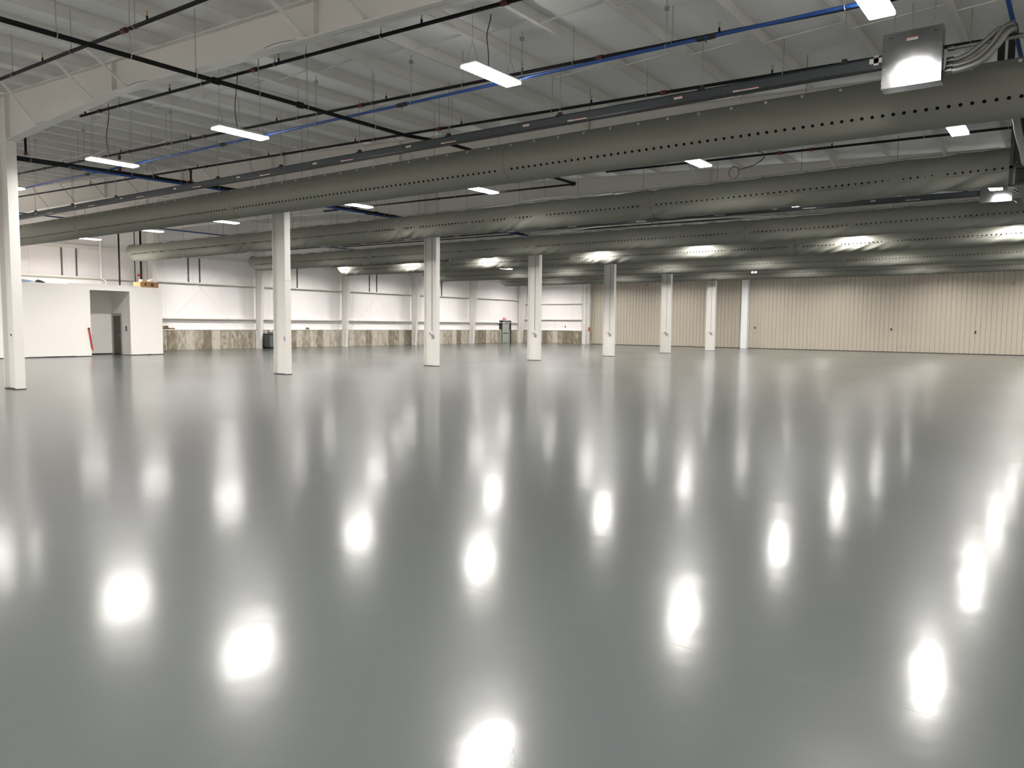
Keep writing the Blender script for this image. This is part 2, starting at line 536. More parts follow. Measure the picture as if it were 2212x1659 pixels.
# ------------------------------------------------------------------ steel frame
def column(i, y):
    lab = ['white H-section steel column nearest the viewer, at the left edge',
           'white steel column standing behind the nearest air duct, second of the middle row',
           'white steel column with conduit, third of the middle row',
           'white steel column with conduit, fourth of the middle row',
           'white steel column with conduit, fifth of the middle row',
           'white steel column with conduit, sixth of the middle row',
           'white steel column with conduit, seventh of the middle row, last before the tan wall',
           'plain pale column standing against the tan ribbed wall'][i]
    t = thing('steel_column', (-22.32, y, 0), lab, 'column', 'middle row of steel columns')
    top = 6.31 if i < 7 else 6.9
    if i == 7:
        y -= .0
        MB().bbox(-22.98, -22.45, y + .35, y + .85, 0, 7.2, .01).build('column_casing', mat('pale_casing', (0.70, 0.72, 0.72), 0.5), t)
        return
    MB().bbox(-22.66, -22.635, y - .12, y + .12, .02, top, .003).build('flange', M_STEEL, t)
    MB().bbox(-22.0, -21.975, y - .12, y + .12, .02, top, .003).build('flange', M_STEEL, t)
    MB().box(-22.635, -22.0, y - .008, y + .008, .02, top).build('web', M_STEEL, t)
    MB().box(-22.67, -21.965, y - .125, y + .125, 0, .02).build('base_plate', M_DARKGAP, t)
    if i:
        MB().box(-22.005, -21.97, y - .122, y + .122, 3.25, 3.262).build('splice_line', M_STEEL, t)
    if i == 1:
        MB().bbox(-22.16, -22.05, y - .07, y - .008, 1.17, 1.32, .008).build('outlet_box', M_GREYBOX, t)
        return
    cx = -22.28 if i else -22.13
    MB().tube([(cx, y - .045, 1.45), (cx, y - .045, top - .3)], .013, 8).build('conduit', M_GREYBOX, t)
    b = MB().bbox(cx - .10, cx + .03, y - .10, y - .008, 1.36, 1.48, .008).build('outlet_box', M_PLASTIC, t)
    MB().tube([(cx - .045, y - .10, 1.415), (cx - .045, y - .11, 1.415)], .03, 12).build('socket', M_BLACK, b)
    MB().bbox(cx + .0, cx + .1, y - .08, y - .008, 1.2, 1.32, .008).build('outlet_box', M_GREYBOX, t)
    MB().tube([(cx, y - .04, 1.37), (cx + .05, y - .04, 1.34), (cx + .05, y - .04, 1.3)], .012, 8).build('conduit', M_GREYBOX, t)


for i, y in enumerate(FR):
    column(i, y)

# tapered columns of the left wall
for i, y in enumerate(FR[:]):
    top = 8.1
    t = thing('wall_column', (-45.6, y, 0), 'tapered white steel column on the left wall, %s counted from the viewer' % (['first', 'second', 'third', 'fourth', 'fifth', 'sixth', 'seventh', 'eighth'][i]), 'column', 'tapered columns along the left wall')
    z0 = OZ if i == 0 or i == 1 else 0.02
    xi = lambda z: -45.30 + .082 * z
    MB().prism([(-45.66, z0), (xi(z0), z0), (xi(7.0), 7.0), (xi(7.0), top), (-45.66, top)], y - .008, y + .008).build('web', M_STEEL, t)
    MB().prism([(xi(z0), z0), (xi(z0) + .02, z0), (xi(7.0) + .02, 7.0), (xi(7.0), 7.0)], y - .11, y + .11).build('flange', M_STEEL, t)
    MB().box(-45.68, -45.66, y - .11, y + .11, z0, top).build('flange', M_STEEL, t)
    MB().box(-45.7, xi(0) + .05, y - .13, y + .13, z0 - .02, z0 + .002).build('base_plate', M_STEEL, t)
t = thing('corner_post', (-38.25, 62.7, 0), 'slim white post where the white end wall meets the tan wall', 'post')
MB().bbox(-38.43, -38.40, 62.58, 62.76, 0, 7.0, .003).build('flange', M_STEEL, t)
MB().bbox(-38.09, -38.06, 62.58, 62.76, 0, 7.0, .003).build('flange', M_STEEL, t)
MB().box(-38.40, -38.09, 62.66, 62.675, 0, 7.0).build('web', M_STEEL, t)

# tapered rafters
ZB = [(-44.72, 7.0), (-43.6, 7.16), (-41, 7.19), (-34.5, 7.13), (-28.4, 6.95), (-22.66, 6.33), (-21.975, 6.31), (-16.5, 6.56), (12.8, 5.43)]


def zb(x):
    for (a, za), (b, zbb) in zip(ZB[:-1], ZB[1:]):
        if a <= x <= b:
            return za + (zbb - za) * (x - a) / (b - a)
    return ZB[-1][1]


for i, y in enumerate(FR[:7]):
    t = thing('roof_rafter', (-22.3, y, 6.33), 'white roof rafter %s' % [
        'nearest the viewer, sweeping up from the left column',
        'behind the nearest air duct, over the second column',
        'behind the second air duct, over the third column', 'behind the third air duct, over the fourth column',
        'behind the fourth air duct, over the fifth column', 'behind the fifth air duct, over the sixth column',
        'behind the sixth air duct, next to the tan wall'][i], 'rafter', 'tapered roof rafters')
    prof = list(ZB) + [(12.8, ROOF(12.8) - .012), (-44.72, ROOF(-44.72) - .012)]
    MB().prism(prof, y - .007, y + .007).build('web', M_STEEL, t)
    bf = MB()
    for (a, za), (b, zc) in zip(ZB[:-1], ZB[1:]):
        if a < -22 and b > -22.4:
            continue
        bf.prism([(a, za), (b, zc), (b, zc + .02), (a, za + .02)], y - .12, y + .12)
    bf.build('bottom_flange', M_STEEL, t)
    MB().prism([(-44.72, ROOF(-44.72) - .02), (12.8, ROOF(12.8) - .02), (12.8, ROOF(12.8) - .003), (-44.72, ROOF(-44.72) - .003)], y - .12, y + .12).build('top_flange', M_STEEL, t)
    for x in (-34.5, -28.4, -22.64, -22.0, -16.5, -10.0, -1.0):
        MB().box(x - .008, x + .008, y - .11, y + .11, zb(x) + .02, ROOF(x) - .02).build('stiffener', M_STEEL, t)
    MB().box(-16.62, -16.5, y - .11, y + .11, zb(-16.5) - .005, zb(-16.5) + .1).build('splice_plate', M_STEEL, t)
    for k, px in enumerate((-40.46, -37.6, -34.74, -31.88, -29.02, -26.16, -23.3, -20.44, -17.58, -16.15, -10.43, -9.0, -6.14, -3.28, -.42, 2.44)):
        for s in (-1, 1):
            if s == 1 and i > 2:
                continue
            MB().bar((px + .18, y + s * .05, zb(px) + .03), (px - .02, y + s * .78, ROOF(px) + .02), .055, .045).build('flange_brace', M_STEEL, t)
    if i == 0:
        cb = []
        for k in range(60):
            x = -21.4 + k * .23
            cb.append((x, y - .09 - .015 * math.sin(k), zb(x) + .024 + .035 * max(0, math.sin(k * .31)) ** 6))
        MB().tube(cb, .0045, 5).build('loose_cable', M_CORD, t)


# ------------------------------------------------------------------ fabric air ducts
RD = .455
SEAMX = [-32.3, -21.7, -10.9]
DUCT_Z = 5.58


def duct(i, y):
    x0 = [-43.0, -43.3, -43.8, -42.6, -42.6, -41.2][i]
    x1 = [4.0, -1.24, 3.5, 3.5, 3.5, 3.5][i]
    lab = ['smooth taut grey fabric air duct, nearest to the viewer', 'creased grey fabric air duct, second from the viewer',
           'creased grey fabric air duct, third from the viewer', 'creased grey fabric air duct with bright lamplit patches, fourth from the viewer',
           'grey fabric air duct, fifth from the viewer', 'grey fabric air duct farthest from the viewer, before the tan wall'][i]
    t = thing('fabric_duct', (x0, y, DUCT_Z), lab, 'duct', 'grey fabric air ducts')
    amp = 0.0 if i == 0 else [0, .055, .046, .055, .036, .03][i]

    def zc(x):
        z = DUCT_Z
        if x > -9:
            z += (.0 if i == 0 else .012) * (x + 9)
        return z

    def P(x, th, dr=0.0):
        """th: 0 = towards the viewer side (-y), pi/2 = up"""
        r = RD
        # slack end
        ex = max(0, 1 - (x - x0) / .7)
        if amp:
            u = x * 1.05 - th * .85
            w = noise.noise((u * 1.5, th * .35 + i * 7.1, i * 3.3))
            w2 = noise.noise((u * 3.6 + 9, th * .5, i * 5.7))
            msk = .35 + .65 * max(0, noise.noise((x * .22 + i * 4.4, 0, 1.7)) + .45)
            near = min(abs(x - s) for s in SEAMX)
            msk += .9 * math.exp(-(near / .9) ** 2)
            r += amp * msk * (-(abs(w) * 1.5) + .5 * w2 + .25)
            r -= .03 * math.exp(-(near / .13) ** 2)
        else:
            near = min(abs(x - s) for s in SEAMX)
            r -= .004 * math.exp(-(near / .05) ** 2)
        r += dr
        dy = -math.cos(th) * r
        dz = math.sin(th) * r
        if amp and dz > 0:                                   # scalloped between the hanger wires
            sc = abs(math.sin(pi * (x + .3) / 1.21))
            dz -= (.02 if i < 4 else .016) * (dz / RD) ** 3 * sc ** .8
        if ex > 0:
            if dz < 0:
                dz *= 1 - .55 * ex ** 2
            dz += .08 * ex ** 2
            dy *= 1 - .25 * ex ** 2
        return (x, y + dy, zc(x) + dz)

    ends = [x0] + [s for s in SEAMX] + ([0.05] if x1 > .05 else []) + [x1]
    NT = 40
    step = [.16, .075, .085, .085, .15, .2][i]
    for a, b in zip(ends[:-1], ends[1:]):
        n = max(2, int((b - a) / step))
        v, f = [], []
        for k in range(n + 1):
            x = a + (b - a) * k / n
            v += [P(x, 2 * pi * j / NT) for j in range(NT)]
        for k in range(n):
            for j in range(NT):
                j2 = (j + 1) % NT
                f.append((k * NT + j, k * NT + j2, (k + 1) * NT + j2, (k + 1) * NT + j))
        mb = MB().add(v, f, True)
        if a == x0:
            c = [Vector(q) for q in v[:NT]]
            cen = sum(c, Vector()) / NT + Vector((.05, 0, 0))
            mb.add([q[:] for q in c] + [cen[:]], [(j, (j + 1) % NT, NT) for j in range(NT)])
        mb.build('duct_section', M_FABRIC, t)
    for s in SEAMX:
        pts = [P(s, 2 * pi * j / 36, .004) for j in range(37)]
        MB().tube(pts, .0075 if i else .006, 5, cap=False).build('seam_band', M_SEAM, t)
    # rows of air holes facing the floor
    th = math.radians(-30 if i == 0 else -11)
    hb = MB()
    x = x0 + .9
    rr = .029 if i == 0 else .024
    while x < min(x1 - .1, .2):
        if min(abs(x - s) for s in SEAMX) > .16:
            lift = .004 if i == 0 else .02
            rim = [P(x + rr * math.cos(2 * pi * k / 10), th + rr * math.sin(2 * pi * k / 10) / RD, lift) for k in range(10)]
            low = [P(x + rr * math.cos(2 * pi * k / 10), th + rr * math.sin(2 * pi * k / 10) / RD, -.02) for k in range(10)]
            hb.add(rim + low + [P(x, th, lift)], [(k, (k + 1) % 10, 20) for k in range(10)] + [(k, (k + 1) % 10, 10 + (k + 1) % 10, 10 + k) for k in range(10)])
        x += .162
    o = hb.build('air_holes', M_HOLE, t)
    o['kind'] = 'stuff'
    # zip line under the holes
    if i:
        zl = MB()
        zz = math.radians(-20)
        n = int((min(x1, .2) - x0 - .6) / .25)
        zl.tube([P(x0 + .6 + k * .25, zz, .001) for k in range(n)], .0045, 5)
        zl.build('zip_line', M_SEAM, t)
    # suspension
    if i == 0:
        ta = math.radians(46)
        rail = [P(x0 + .4 + k * .6, ta, .004) for k in range(int((x1 - x0 - .5) / .6))]
        MB().tube(rail, .006, 5).build('suspension_rail', M_FABRIC, t)
        tm = MB().prism([(-.028, .012), (.028, .012), (.016, -.05), (-.016, -.05)], -.012, .006).mesh('hanger_tab', mat('pale_tab', (0.50, 0.50, 0.48), .5))
        x = -42.6
        while x < 1:
            link('hanger_tab', tm, t, P(x, ta, .014))
            x += .65
        wz = MB()
        for k, x in enumerate((-39.5, -33.5, -27.6, -21.3, -18.78, -13.5, -8.9, -4.3)):
            MB().tube([P(x, math.radians(100), 0), (x, y + .08, ROOF(x) + .1)], .006, 5).build('hanger_wire', M_WIRE, t)
    else:
        # cable above the duct and short hooks
        cab = []
        n = int((x1 - x0) / .605)
        for k in range(n):
            x = x0 + .3 + k * .605
            q = P(x, pi / 2)
            cab.append((x, y, zc(x) + RD + .04))
        MB().tube(cab, .006, 5).build('suspension_cable', M_WIRE, t)
        step_h = 1.21
        x = -.3 - 1.21 * 33
        while x < min(x1, 1):
            if x > x0 + .2:
                MB().tube([P(x, pi / 2, -.01), (x, y, zc(x) + RD + .045)], .011, 5).build('hanger_hook', M_WIRE, t)
            x += step_h
        x = x0 + .5
        while x < min(x1, 1) and i < 5:
            MB().tube([(x, y, zc(x) + RD + .05), (x, y + .02, ROOF(x) + .1)], .006, 5).build('hanger_wire', M_WIRE, t)
            x += 2.42
    return t


for i, y in enumerate(DUCT_Y):
    duct(i, y)

# ------------------------------------------------------------------ pendant lights
LX = [-42.0, -35.3, -28.8, -21.15, -15.42, -8.26, -2.35, 4.3, 10.6]
LY = [-6.6, 1.9, 10.4, 18.92, 27.0, 35.1, 42.9, 50.8, 59.0]
FINE = {(6, 2): (-2.42, 10.93), (5, 2): (-8.29, 10.45), (4, 2): (-15.4, 10.36), (3, 2): (-21.07, 10.26), (2, 2): (-27.8, 10.0),
        (6, 3): (-2.38, 18.81), (5, 3): (-8.23, 18.88), (4, 3): (-15.45, 19.05), (3, 3): (-21.17, 18.95), (2, 3): (-29.4, 18.9),
        (1, 3): (-35.27, 18.76), (0, 3): (-41.6, 18.85), (1, 6): (-33.0, 43.3)}
body = MB().bbox(-.17, .17, -.63, .63, .035, .075, .012)
body.box(-.11, .11, -.5, .5, .075, .105)
body_me = body.mesh('housing', M_LAMPBODY)
dif = MB().bbox(-.168, .168, -.635, .635, 0, .034, .014)
dif_me = dif.mesh('diffuser', M_LAMP)
lamp_da = bpy.data.lights.new('lamp', 'AREA')
lamp_da.shape = 'RECTANGLE'
lamp_da.size, lamp_da.size_y = .33, 1.26
lamp_da.energy = LAMP_WATT
lamp_da.spread = LAMP_SPREAD
lamp_da.color = (1.0, 0.955, 0.905)
ROWN = ['in the rows out of view', 'in the rows out of view', 'in front of the nearest air duct', 'between the first and second air ducts', 'between the second and third air ducts',
        'between the third and fourth air ducts', 'between the fourth and fifth air ducts', 'between the fifth and sixth air ducts', 'behind the last air duct']
for j, ly in enumerate(LY):
    for i, lx in enumerate(LX):
        x, y = FINE.get((i, j), (lx, ly))
        z = 6.0 if i < 7 else (5.75 if i == 7 else 5.5)
        if (i, j) == (1, 6):
            z = 5.72
        hidden = j < 2 or i > 6
        if hidden:
            lab = 'white linear pendant light outside the view'
        else:
            lab = 'pendant light %s, %s from the left wall' % (ROWN[j], ['first', 'second', 'third', 'fourth', 'fifth', 'sixth', 'seventh'][i])
        t = thing('pendant_light', (x, y, z), lab, 'light', 'linear pendant lights')
        link('housing', body_me, t, (x, y, z))
        link('diffuser', dif_me, t, (x, y, z))
        link('lamp', lamp_da, t, (x, y, z - .004))
        if hidden or j > 6:
            continue
        top = ROOF(x) + .24
        for s in (-1, 1):
            yy = y + s * .52
            mb = MB().tube([(x - .14, yy, z + .07), (x, yy, z + .42)], .0035, 4, False).tube([(x + .14, yy, z + .07), (x, yy, z + .42)], .0035, 4, False)
            mb.tube([(x, yy, z + .42), (x, yy, top)], .0035, 4, False)
            mb.build('suspension_wire', M_WIRE, t)
        rs = random.Random(i * 17 + j)
        n = 12
        pts = []
        for k in range(n + 1):
            s = k / n
            pts.append((x + .03 * math.sin(s * 9 + i) * (1 if 0 < k < n else .2), y - .1 + .05 * math.sin(s * 7 + j), z + .1 + (top - z - .1) * s))
        MB().tube(pts, .009, 6).build('power_cord', M_CORD, t)


# ------------------------------------------------------------------ sprinkler and air pipes
def pz(x):
    return 6.665 - .0255 * (x + 22.3)


def ring(mb, x, y, z, r):
    mb.tube([(x + .0, y + r * math.cos(a), z + r * math.sin(a)) for a in [2 * pi * k / 10 for k in range(11)]], .006, 5, False)


def branch(y, x0, x1, lab, zf, cpl, heads, hang, r=.031):
    t = thing('sprinkler_pipe', (x0, y, zf(x0)), lab, 'pipe', 'black sprinkler branch pipes')
    n = 8
    MB().tube([(x0 + (x1 - x0) * k / n, y, zf(x0 + (x1 - x0) * k / n)) for k in range(n + 1)], r, 10).build('pipe', M_BLACKPIPE, t)
    for x in cpl:
        MB().tube([(x - .055, y, zf(x)), (x + .055, y, zf(x))], r + .014, 10).box(x - .022, x + .022, y - .062, y + .062, zf(x) - .013, zf(x) + .013).build('coupling', M_RED, t)
    for x in heads:
        z = zf(x)
        h = MB().tube([(x, y, z + r * .6), (x, y, z + .085)], .018, 8).build('sprinkler_nipple', M_BLACKPIPE, t)
        MB().tube([(x, y, z + .085), (x, y, z + .115), (x, y, z + .14), (x, y, z + .155)], [.016, .012, .009, .02], 8).tube([(x, y, z + .155), (x, y, z + .16)], .026, 8).build('sprinkler_head', M_BRASS, h)
    for x in hang:
        z = zf(x)
        mb = MB().tube([(x, y, z + r + .04), (x, y, ROOF(x) + .1)], .0075, 6)
        ring(mb, x, y, z, r + .008)
        mb.tube([(x, y, z + r), (x, y, z + r + .06)], .013, 6)
        mb.build('hanger_rod', M_ZINC, t)
    return t


def seq(a, b, s):
    out = []
    while a < b:
        out.append(a)
        a += s
    return out


branch(6.4, -30, 5, 'black sprinkler branch pipe in the top left corner, in front of the nearest rafter', lambda x: 6.46 - .026 * (x + 12.6), [-12.64, -18.8, -6.5],
       [-11.92, -15.66, -8.3, -19.4], [-12.3, -14.5, -17.0, -9.6])
branch(8.95, -19.9, 5, 'black sprinkler branch pipe running just behind the nearest rafter', lambda x: 6.56 - .03 * (x + 12.8), [-18.93, -12.83, -6.87],
       [-19.66, -15.83, -12.09, -8.5, -4.8], [-18.0, -14.6, -11.3, -12.2, -9.4, -6.9])
branch(11.4, -40, 5, 'black sprinkler branch pipe running along the blue air pipe', lambda x: 6.43 - .0265 * (x + 12.6), [-28.05, -24.54, -22.43, -18.53, -12.58, -6.74, -1.0],
       [-26.65, -22.91, -19.19, -15.5, -11.83, -8.35, -4.66], [-25.6, -20.4, -17.0, -14.71, -12.24, -9.75, -7.26, -5.43])
branch(13.64, -40, 5, 'black sprinkler branch pipe just above the grey busway', lambda x: 6.37 - .0245 * (x + 12.4), [-26.2, -22.14, -18.26, -12.4, -6.65],
       [-29.73, -26.0, -22.58, -18.94, -15.29, -11.7, -8.24, -4.59], [-27.2, -23.4, -17.2, -14.6, -12.0, -9.2, -7.0, -4.4, -1.6])
branch(19.78, -24, -12.55, 'black sprinkler branch pipe ending at an elbow between first and second ducts', lambda x: 6.03 - .01 * (x + 12.5), [-18.0], [], [-20.6, -17.2, -14.1], r=.03)
branch(20.8, -12.0, 3, 'black sprinkler branch pipe above the second duct at right', lambda x: 6.47 - .016 * (x + 10), [-6.72, -5.9], [-5.4, -9.1], [-10.0, -7.9, -3.3, -1.6])
branch(32.8, -38, 3, 'black sprinkler branch pipe seen over the third duct', lambda x: 6.5 - .004 * (x + 10), [], [-16.4, -12.8, -9.1, -20, -23.6], [-14.8, -18, -11.2, -7.9], r=.03)


def main(x, y0, y1, z, lab, hang, cpl, r=.066, elbow=False):
    t = thing('sprinkler_main', (x, y0, 6.0), lab, 'pipe', 'black sprinkler mains')
    zz = z if callable(z) else (lambda y: z)
    MB().tube([(x, y0 + (y1 - y0) * k / 24, zz(y0 + (y1 - y0) * k / 24)) for k in range(25)], r, 14).build('pipe', M_BLACKPIPE, t)
    for y in hang:
        z = zz(y)
        mb = MB().tube([(x, y, z + r + .04), (x, y, ROOF(x) + .1)], .0085, 6)
        mb.tube([(x + (r + .008) * math.cos(a), y, z + (r + .008) * math.sin(a)) for a in [2 * pi * k / 12 for k in range(13)]], .008, 5, False)
        mb.tube([(x, y, z + r), (x, y, z + r + .08)], .015, 6)
        mb.build('hanger_rod', M_ZINC, t)
    for y in cpl:
        z = zz(y)
        MB().tube([(x, y - .06, z), (x, y + .06, z)], r + .02, 14).build('coupling', M_BLACKPIPE, t)
    return t


m1 = main(-12.45, -2, 19.75, lambda y: 6.02 if y < 12.8 else 6.02 + .1 * min(1, (y - 12.8) / 1.0) - .09 * max(0, min(1, (y - 16) / 3)), 'thick black sprinkler main crossing the ceiling from the top left corner', [3.2, 5.29, 6.39, 7.52, 8.77, 9.87, 11.64, 13.71, 16.0, 18.4], [7.9, 9.7], r=.039)
MB().tube([(-12.45, 19.6, 6.03), (-12.45, 19.72, 6.03), (-12.49, 19.78, 6.03), (-12.6, 19.78, 6.03)], .05, 10).build('elbow', M_BLACKPIPE, m1)
m2 = main(-23.0, 8.4, 33.0, lambda y: 6.09 + .1 * min(1, (y - 8.4) / 6) + .16 * max(0, min(1, (y - 24.8) / 2.4)), 'thick black sprinkler main with blue pipe beside it, behind the near left column', [8.99, 11.72, 12.38, 14.6, 18.6, 20.2, 22.3, 25.3, 28.2], [12.5, 18.5, 21.6])
for y, zt in ((11.4, 6.66), (13.64, 6.6), (8.9, 6.8), (20.34, 6.58)):
    q = MB().tube([(-23.0, y, 6.22), (-23.0, y, zt)], .032, 10).build('riser_nipple', M_BLACKPIPE, m2)
    MB().tube([(-23.0, y, 6.21), (-23.0, y, 6.29)], .05, 10).box(-23.08, -22.92, y - .02, y + .02, 6.24, 6.27).build('coupling', M_RED, q)
    MB().tube([(-23.0, y, zt - .09), (-23.0, y, zt - .02)], .047, 10).build('coupling', M_RED, q)

# blue compressed air pipes
zblue = lambda x: 6.145 - .0058 * (x + 12)
t = thing('air_pipe', (-12, 11.13, 6.14), 'bright blue air pipe running under the near sprinkler branch', 'pipe', 'blue air pipes')
MB().tube([(x, 11.13, zblue(x)) for x in (-40, -30, -20, -10, 0, 4)], .029, 10).build('pipe', M_BLUE, t)
for x in (-24.4, -17.3, -11.1, -4.75):
    mb = MB()
    for s in (-1, 1):
        mb.tube([(x + s * .02, 11.13, zblue(x)), (x + s * .11, 11.13, zblue(x)), (x + s * .15, 11.13, zblue(x))], [.043, .043, .034], 10)
    mb.tube([(x, 11.13, zblue(x) - .03), (x, 11.13, zblue(x) - .075)], .009, 6)
    mb.build('coupling', M_BLACK, t)
for x in (-28, -24.6, -19.67, -13.73, -10.85, -8.16, -5.4, -2.8):
    mb = MB().tube([(x, 11.13, zblue(x) + .06), (x, 11.13, ROOF(x) + .1)], .008, 6)
    ring(mb, x, 11.13, zblue(x), .037)
    mb.box(x - .03, x + .03, 11.1, 11.16, ROOF(x) - .06, ROOF(x) + .0)
    mb.build('hanger_rod', M_ZINC, t)
t = thing('air_pipe', (-22.86, 11, 6.1), 'dark blue air pipe following the thick sprinkler main', 'pipe', 'blue air pipes')
MB().tube([(-22.86, 9.9, 6.04), (-22.86, 14, 6.1), (-22.86, 24.8, 6.11), (-22.86, 27.2, 6.28), (-22.86, 33, 6.28)], .029, 10).build('pipe', M_BLUE, t)
for y, z in ((9.98, 6.05), (20.9, 6.11), (28.9, 6.28)):
    MB().tube([(-22.86, y, z), (-22.86, y + .27, z)], .045, 10).build('coupling', M_BLACK, t)
for y in (11.0, 13.2, 18.3, 21.9, 24.9, 28.6):
    MB().tube([(-22.84, y, 6.3 if y > 27 else 6.12), (-22.84, y, ROOF(-22.9) + .1)], .006, 5).build('hanger_rod', M_ZINC, t)
t = thing('air_pipe', (-1.06, 11, 6.2), 'blue air pipe in the top right corner, crossing towards the dark unit', 'pipe', 'blue air pipes')
MB().tube([(-1.06, 6, 6.25), (-1.06, 24, 6.25)], .032, 10).build('pipe', M_BLUE, t)
MB().tube([(-1.06, 13.65, 6.25), (-1.06, 13.95, 6.25)], .047, 10).tube([(-1.06, 13.75, 6.25), (-1.06, 13.75, 6.12)], .04, 8).build('coupling', M_BLACK, t)
MB().tube([(-1.02, 12.9, 6.29), (-1.02, 12.9, 6.6)], .006, 5).build('hanger_rod', M_ZINC, t)
t = thing('air_pipe', (-35.3, 12, 6.1), 'thin dark blue pipe at far left, in front of the near air duct', 'pipe', 'blue air pipes')
MB().tube([(-34.8, 12.2, 6.12), (-34.8, 33, 6.12)], .028, 8).build('pipe', M_BLUE, t)
for y in (15.6, 27.6):
    MB().tube([(-34.8, y, 6.12), (-34.8, y + .27, 6.12)], .042, 8).build('coupling', M_BLACK, t)


# ------------------------------------------------------------------ busways
def busway(y, zc, x0, x1, rods, lab, stick=True):
    t = thing('busway', (x0, y, zc), lab, 'busway', 'grey electrical busways')
    sl = lambda x: zc - .0016 * (x + 12)
    mb = MB().prism([(y - .05, -.075), (y + .05, -.075), (y + .05, .075), (y - .05, .075)], 0, 1, 'x')
    hb = MB()
    v = []
    hb.bar((x0, y, sl(x0)), (x1, y, sl(x1)), .09, .15)
    hb.build('housing', M_BUS, t)
    MB().bar((x0, y - .02, sl(x0) + .078), (x1, y - .02, sl(x1) + .078), .11, .006).build('top_rail', M_BUS, t)
    MB().bar((x0, y - .02, sl(x0) - .088), (x1, y - .02, sl(x1) - .088), .12, .022).build('bottom_rail', M_BLACK, t)
    MB().bar((x0, y - .081, sl(x0) - .074), (x1, y - .081, sl(x1) - .074), .004, .006).build('rail_edge', M_GALV, t)
    x = -9.6 + 3.32 * math.ceil((x0 + 10.0) / 3.32)
    while x < x1 - .5:
        z = sl(x)
        MB().box(x - .13, x + .13, y - .052, y + .052, z - .077, z + .077).build('joint_cover', M_BUS, t)
        bo = MB()
        for dx in (-.11, .11, .17, -.17):
            for dz in (-.06, .055):
                bo.tube([(x + dx, y - .046, z + dz), (x + dx, y - .058, z + dz)], .0075, 6)
        o = bo.build('bolts', M_GALV, t)
        o['kind'] = 'stuff'
        if stick and x + 1.8 < x1:
            MB().box(x + .22, x + .38, y - .049, y - .045, z - .005, z + .04).build('sticker', M_STICKER, t)
            s = MB().box(x + 1.3, x + 1.74, y - .049, y - .045, z - .072, z - .035).build('sticker', M_STICKER, t)
            MB().box(x + 1.4, x + 1.74, y - .0505, y - .049, z - .045, z - .035).build('red_stripe', M_STICKRED, s)
            s = MB().box(x + .22, x + .38, y - .0505, y - .049, z + .03, z + .04).build('red_stripe', M_STICKRED, t)
        x += 3.32
    for x in rods:
        z = sl(x)
        MB().tube([(x, y - .02, z + .12), (x, y - .02, ROOF(x) + .1)], .0075, 6).build('hanger_rod', M_ZINC, t)
        MB().box(x - .06, x + .06, y - .08, y + .05, z + .07, z + .1).box(x - .035, x + .035, y - .05, y + .02, z + .1, z + .15).build('hanger_bracket', M_BLACK, t)
    return t


busway(12.9, 5.83, -36, -2.635, [-32.6, -29.5, -26.3, -21.9, -20.3, -17.36, -14.29, -11.42, -8.5, -5.55, -3.21], 'grey busway with white stickers, in front of the nearest air duct')
busway(28.5, 6.106, -39, -2.84, [PX[k] + .02 for k in (14, 17, 20, 24, 27, 29)], 'grey busway between the second and third air ducts')
busway(34.0, 5.55, -40.4, -30, [PX[k] + .02 for k in (4, 8)], 'stub of grey busway beside the left end of the fourth duct')


def plug_box(x0, x1, y, z0, z1, lab):
    d = .22
    t = thing('bus_plug_box', ((x0 + x1) / 2, y, z0), lab, 'electrical box', 'galvanised bus plug boxes')
    MB().bbox(x0, x1, y, y + d, z0, z1, .006).build('case', M_BOX, t)
    c = MB().bbox(x0 - .006, x1 + .006, y - .012, y, z0 + .0, z1, .003).build('cover', M_BOX, t)
    MB().prism([(y - .012, z0), (y + d + .03, z0 - .01), (y + d + .03, z0 - .016), (y - .012, z0 - .006)], x0 - .006, x1 + .006, 'x').build('lip', M_BOX, t)
    sb = MB()
    for fx in (.03, .36, .68, .97):
        for fz in (.03, .97):
            sb.tube([(x0 + (x1 - x0) * fx, y - .01, z0 + (z1 - z0) * fz), (x0 + (x1 - x0) * fx, y - .02, z0 + (z1 - z0) * fz)], .009, 6)
    for fz in (.35, .68):
        for fx in (.03, .97):
            sb.tube([(x0 + (x1 - x0) * fx, y - .01, z0 + (z1 - z0) * fz), (x0 + (x1 - x0) * fx, y - .02, z0 + (z1 - z0) * fz)], .009, 6)
    o = sb.build('screws', M_GALV, c)
    o['kind'] = 'stuff'
    kb = MB()
    for fx in (.12, .16, .87, .91):
        kb.tube([(x0 + (x1 - x0) * fx, y - .01, z1 - .07), (x0 + (x1 - x0) * fx, y - .0135, z1 - .07)], .009, 8)
    o = kb.build('knockout_holes', M_HOLE, c)
    o['kind'] = 'stuff'
    xm = x0 + (x1 - x0) * .5
    s = MB().box(xm - .075, xm + .075, y - .0145, y - .012, z1 - .15, z1 - .1).build('sticker', M_STICKER, t)
    MB().box(xm - .075, xm + .075, y - .0155, y - .0145, z1 - .115, z1 - .1).build('red_stripe', M_STICKRED, s)
    MB().box(xm - .05, xm + .05, y - .0145, y - .012, z0 + .13, z0 + .15).build('sticker', M_STICKER, t)
    return t


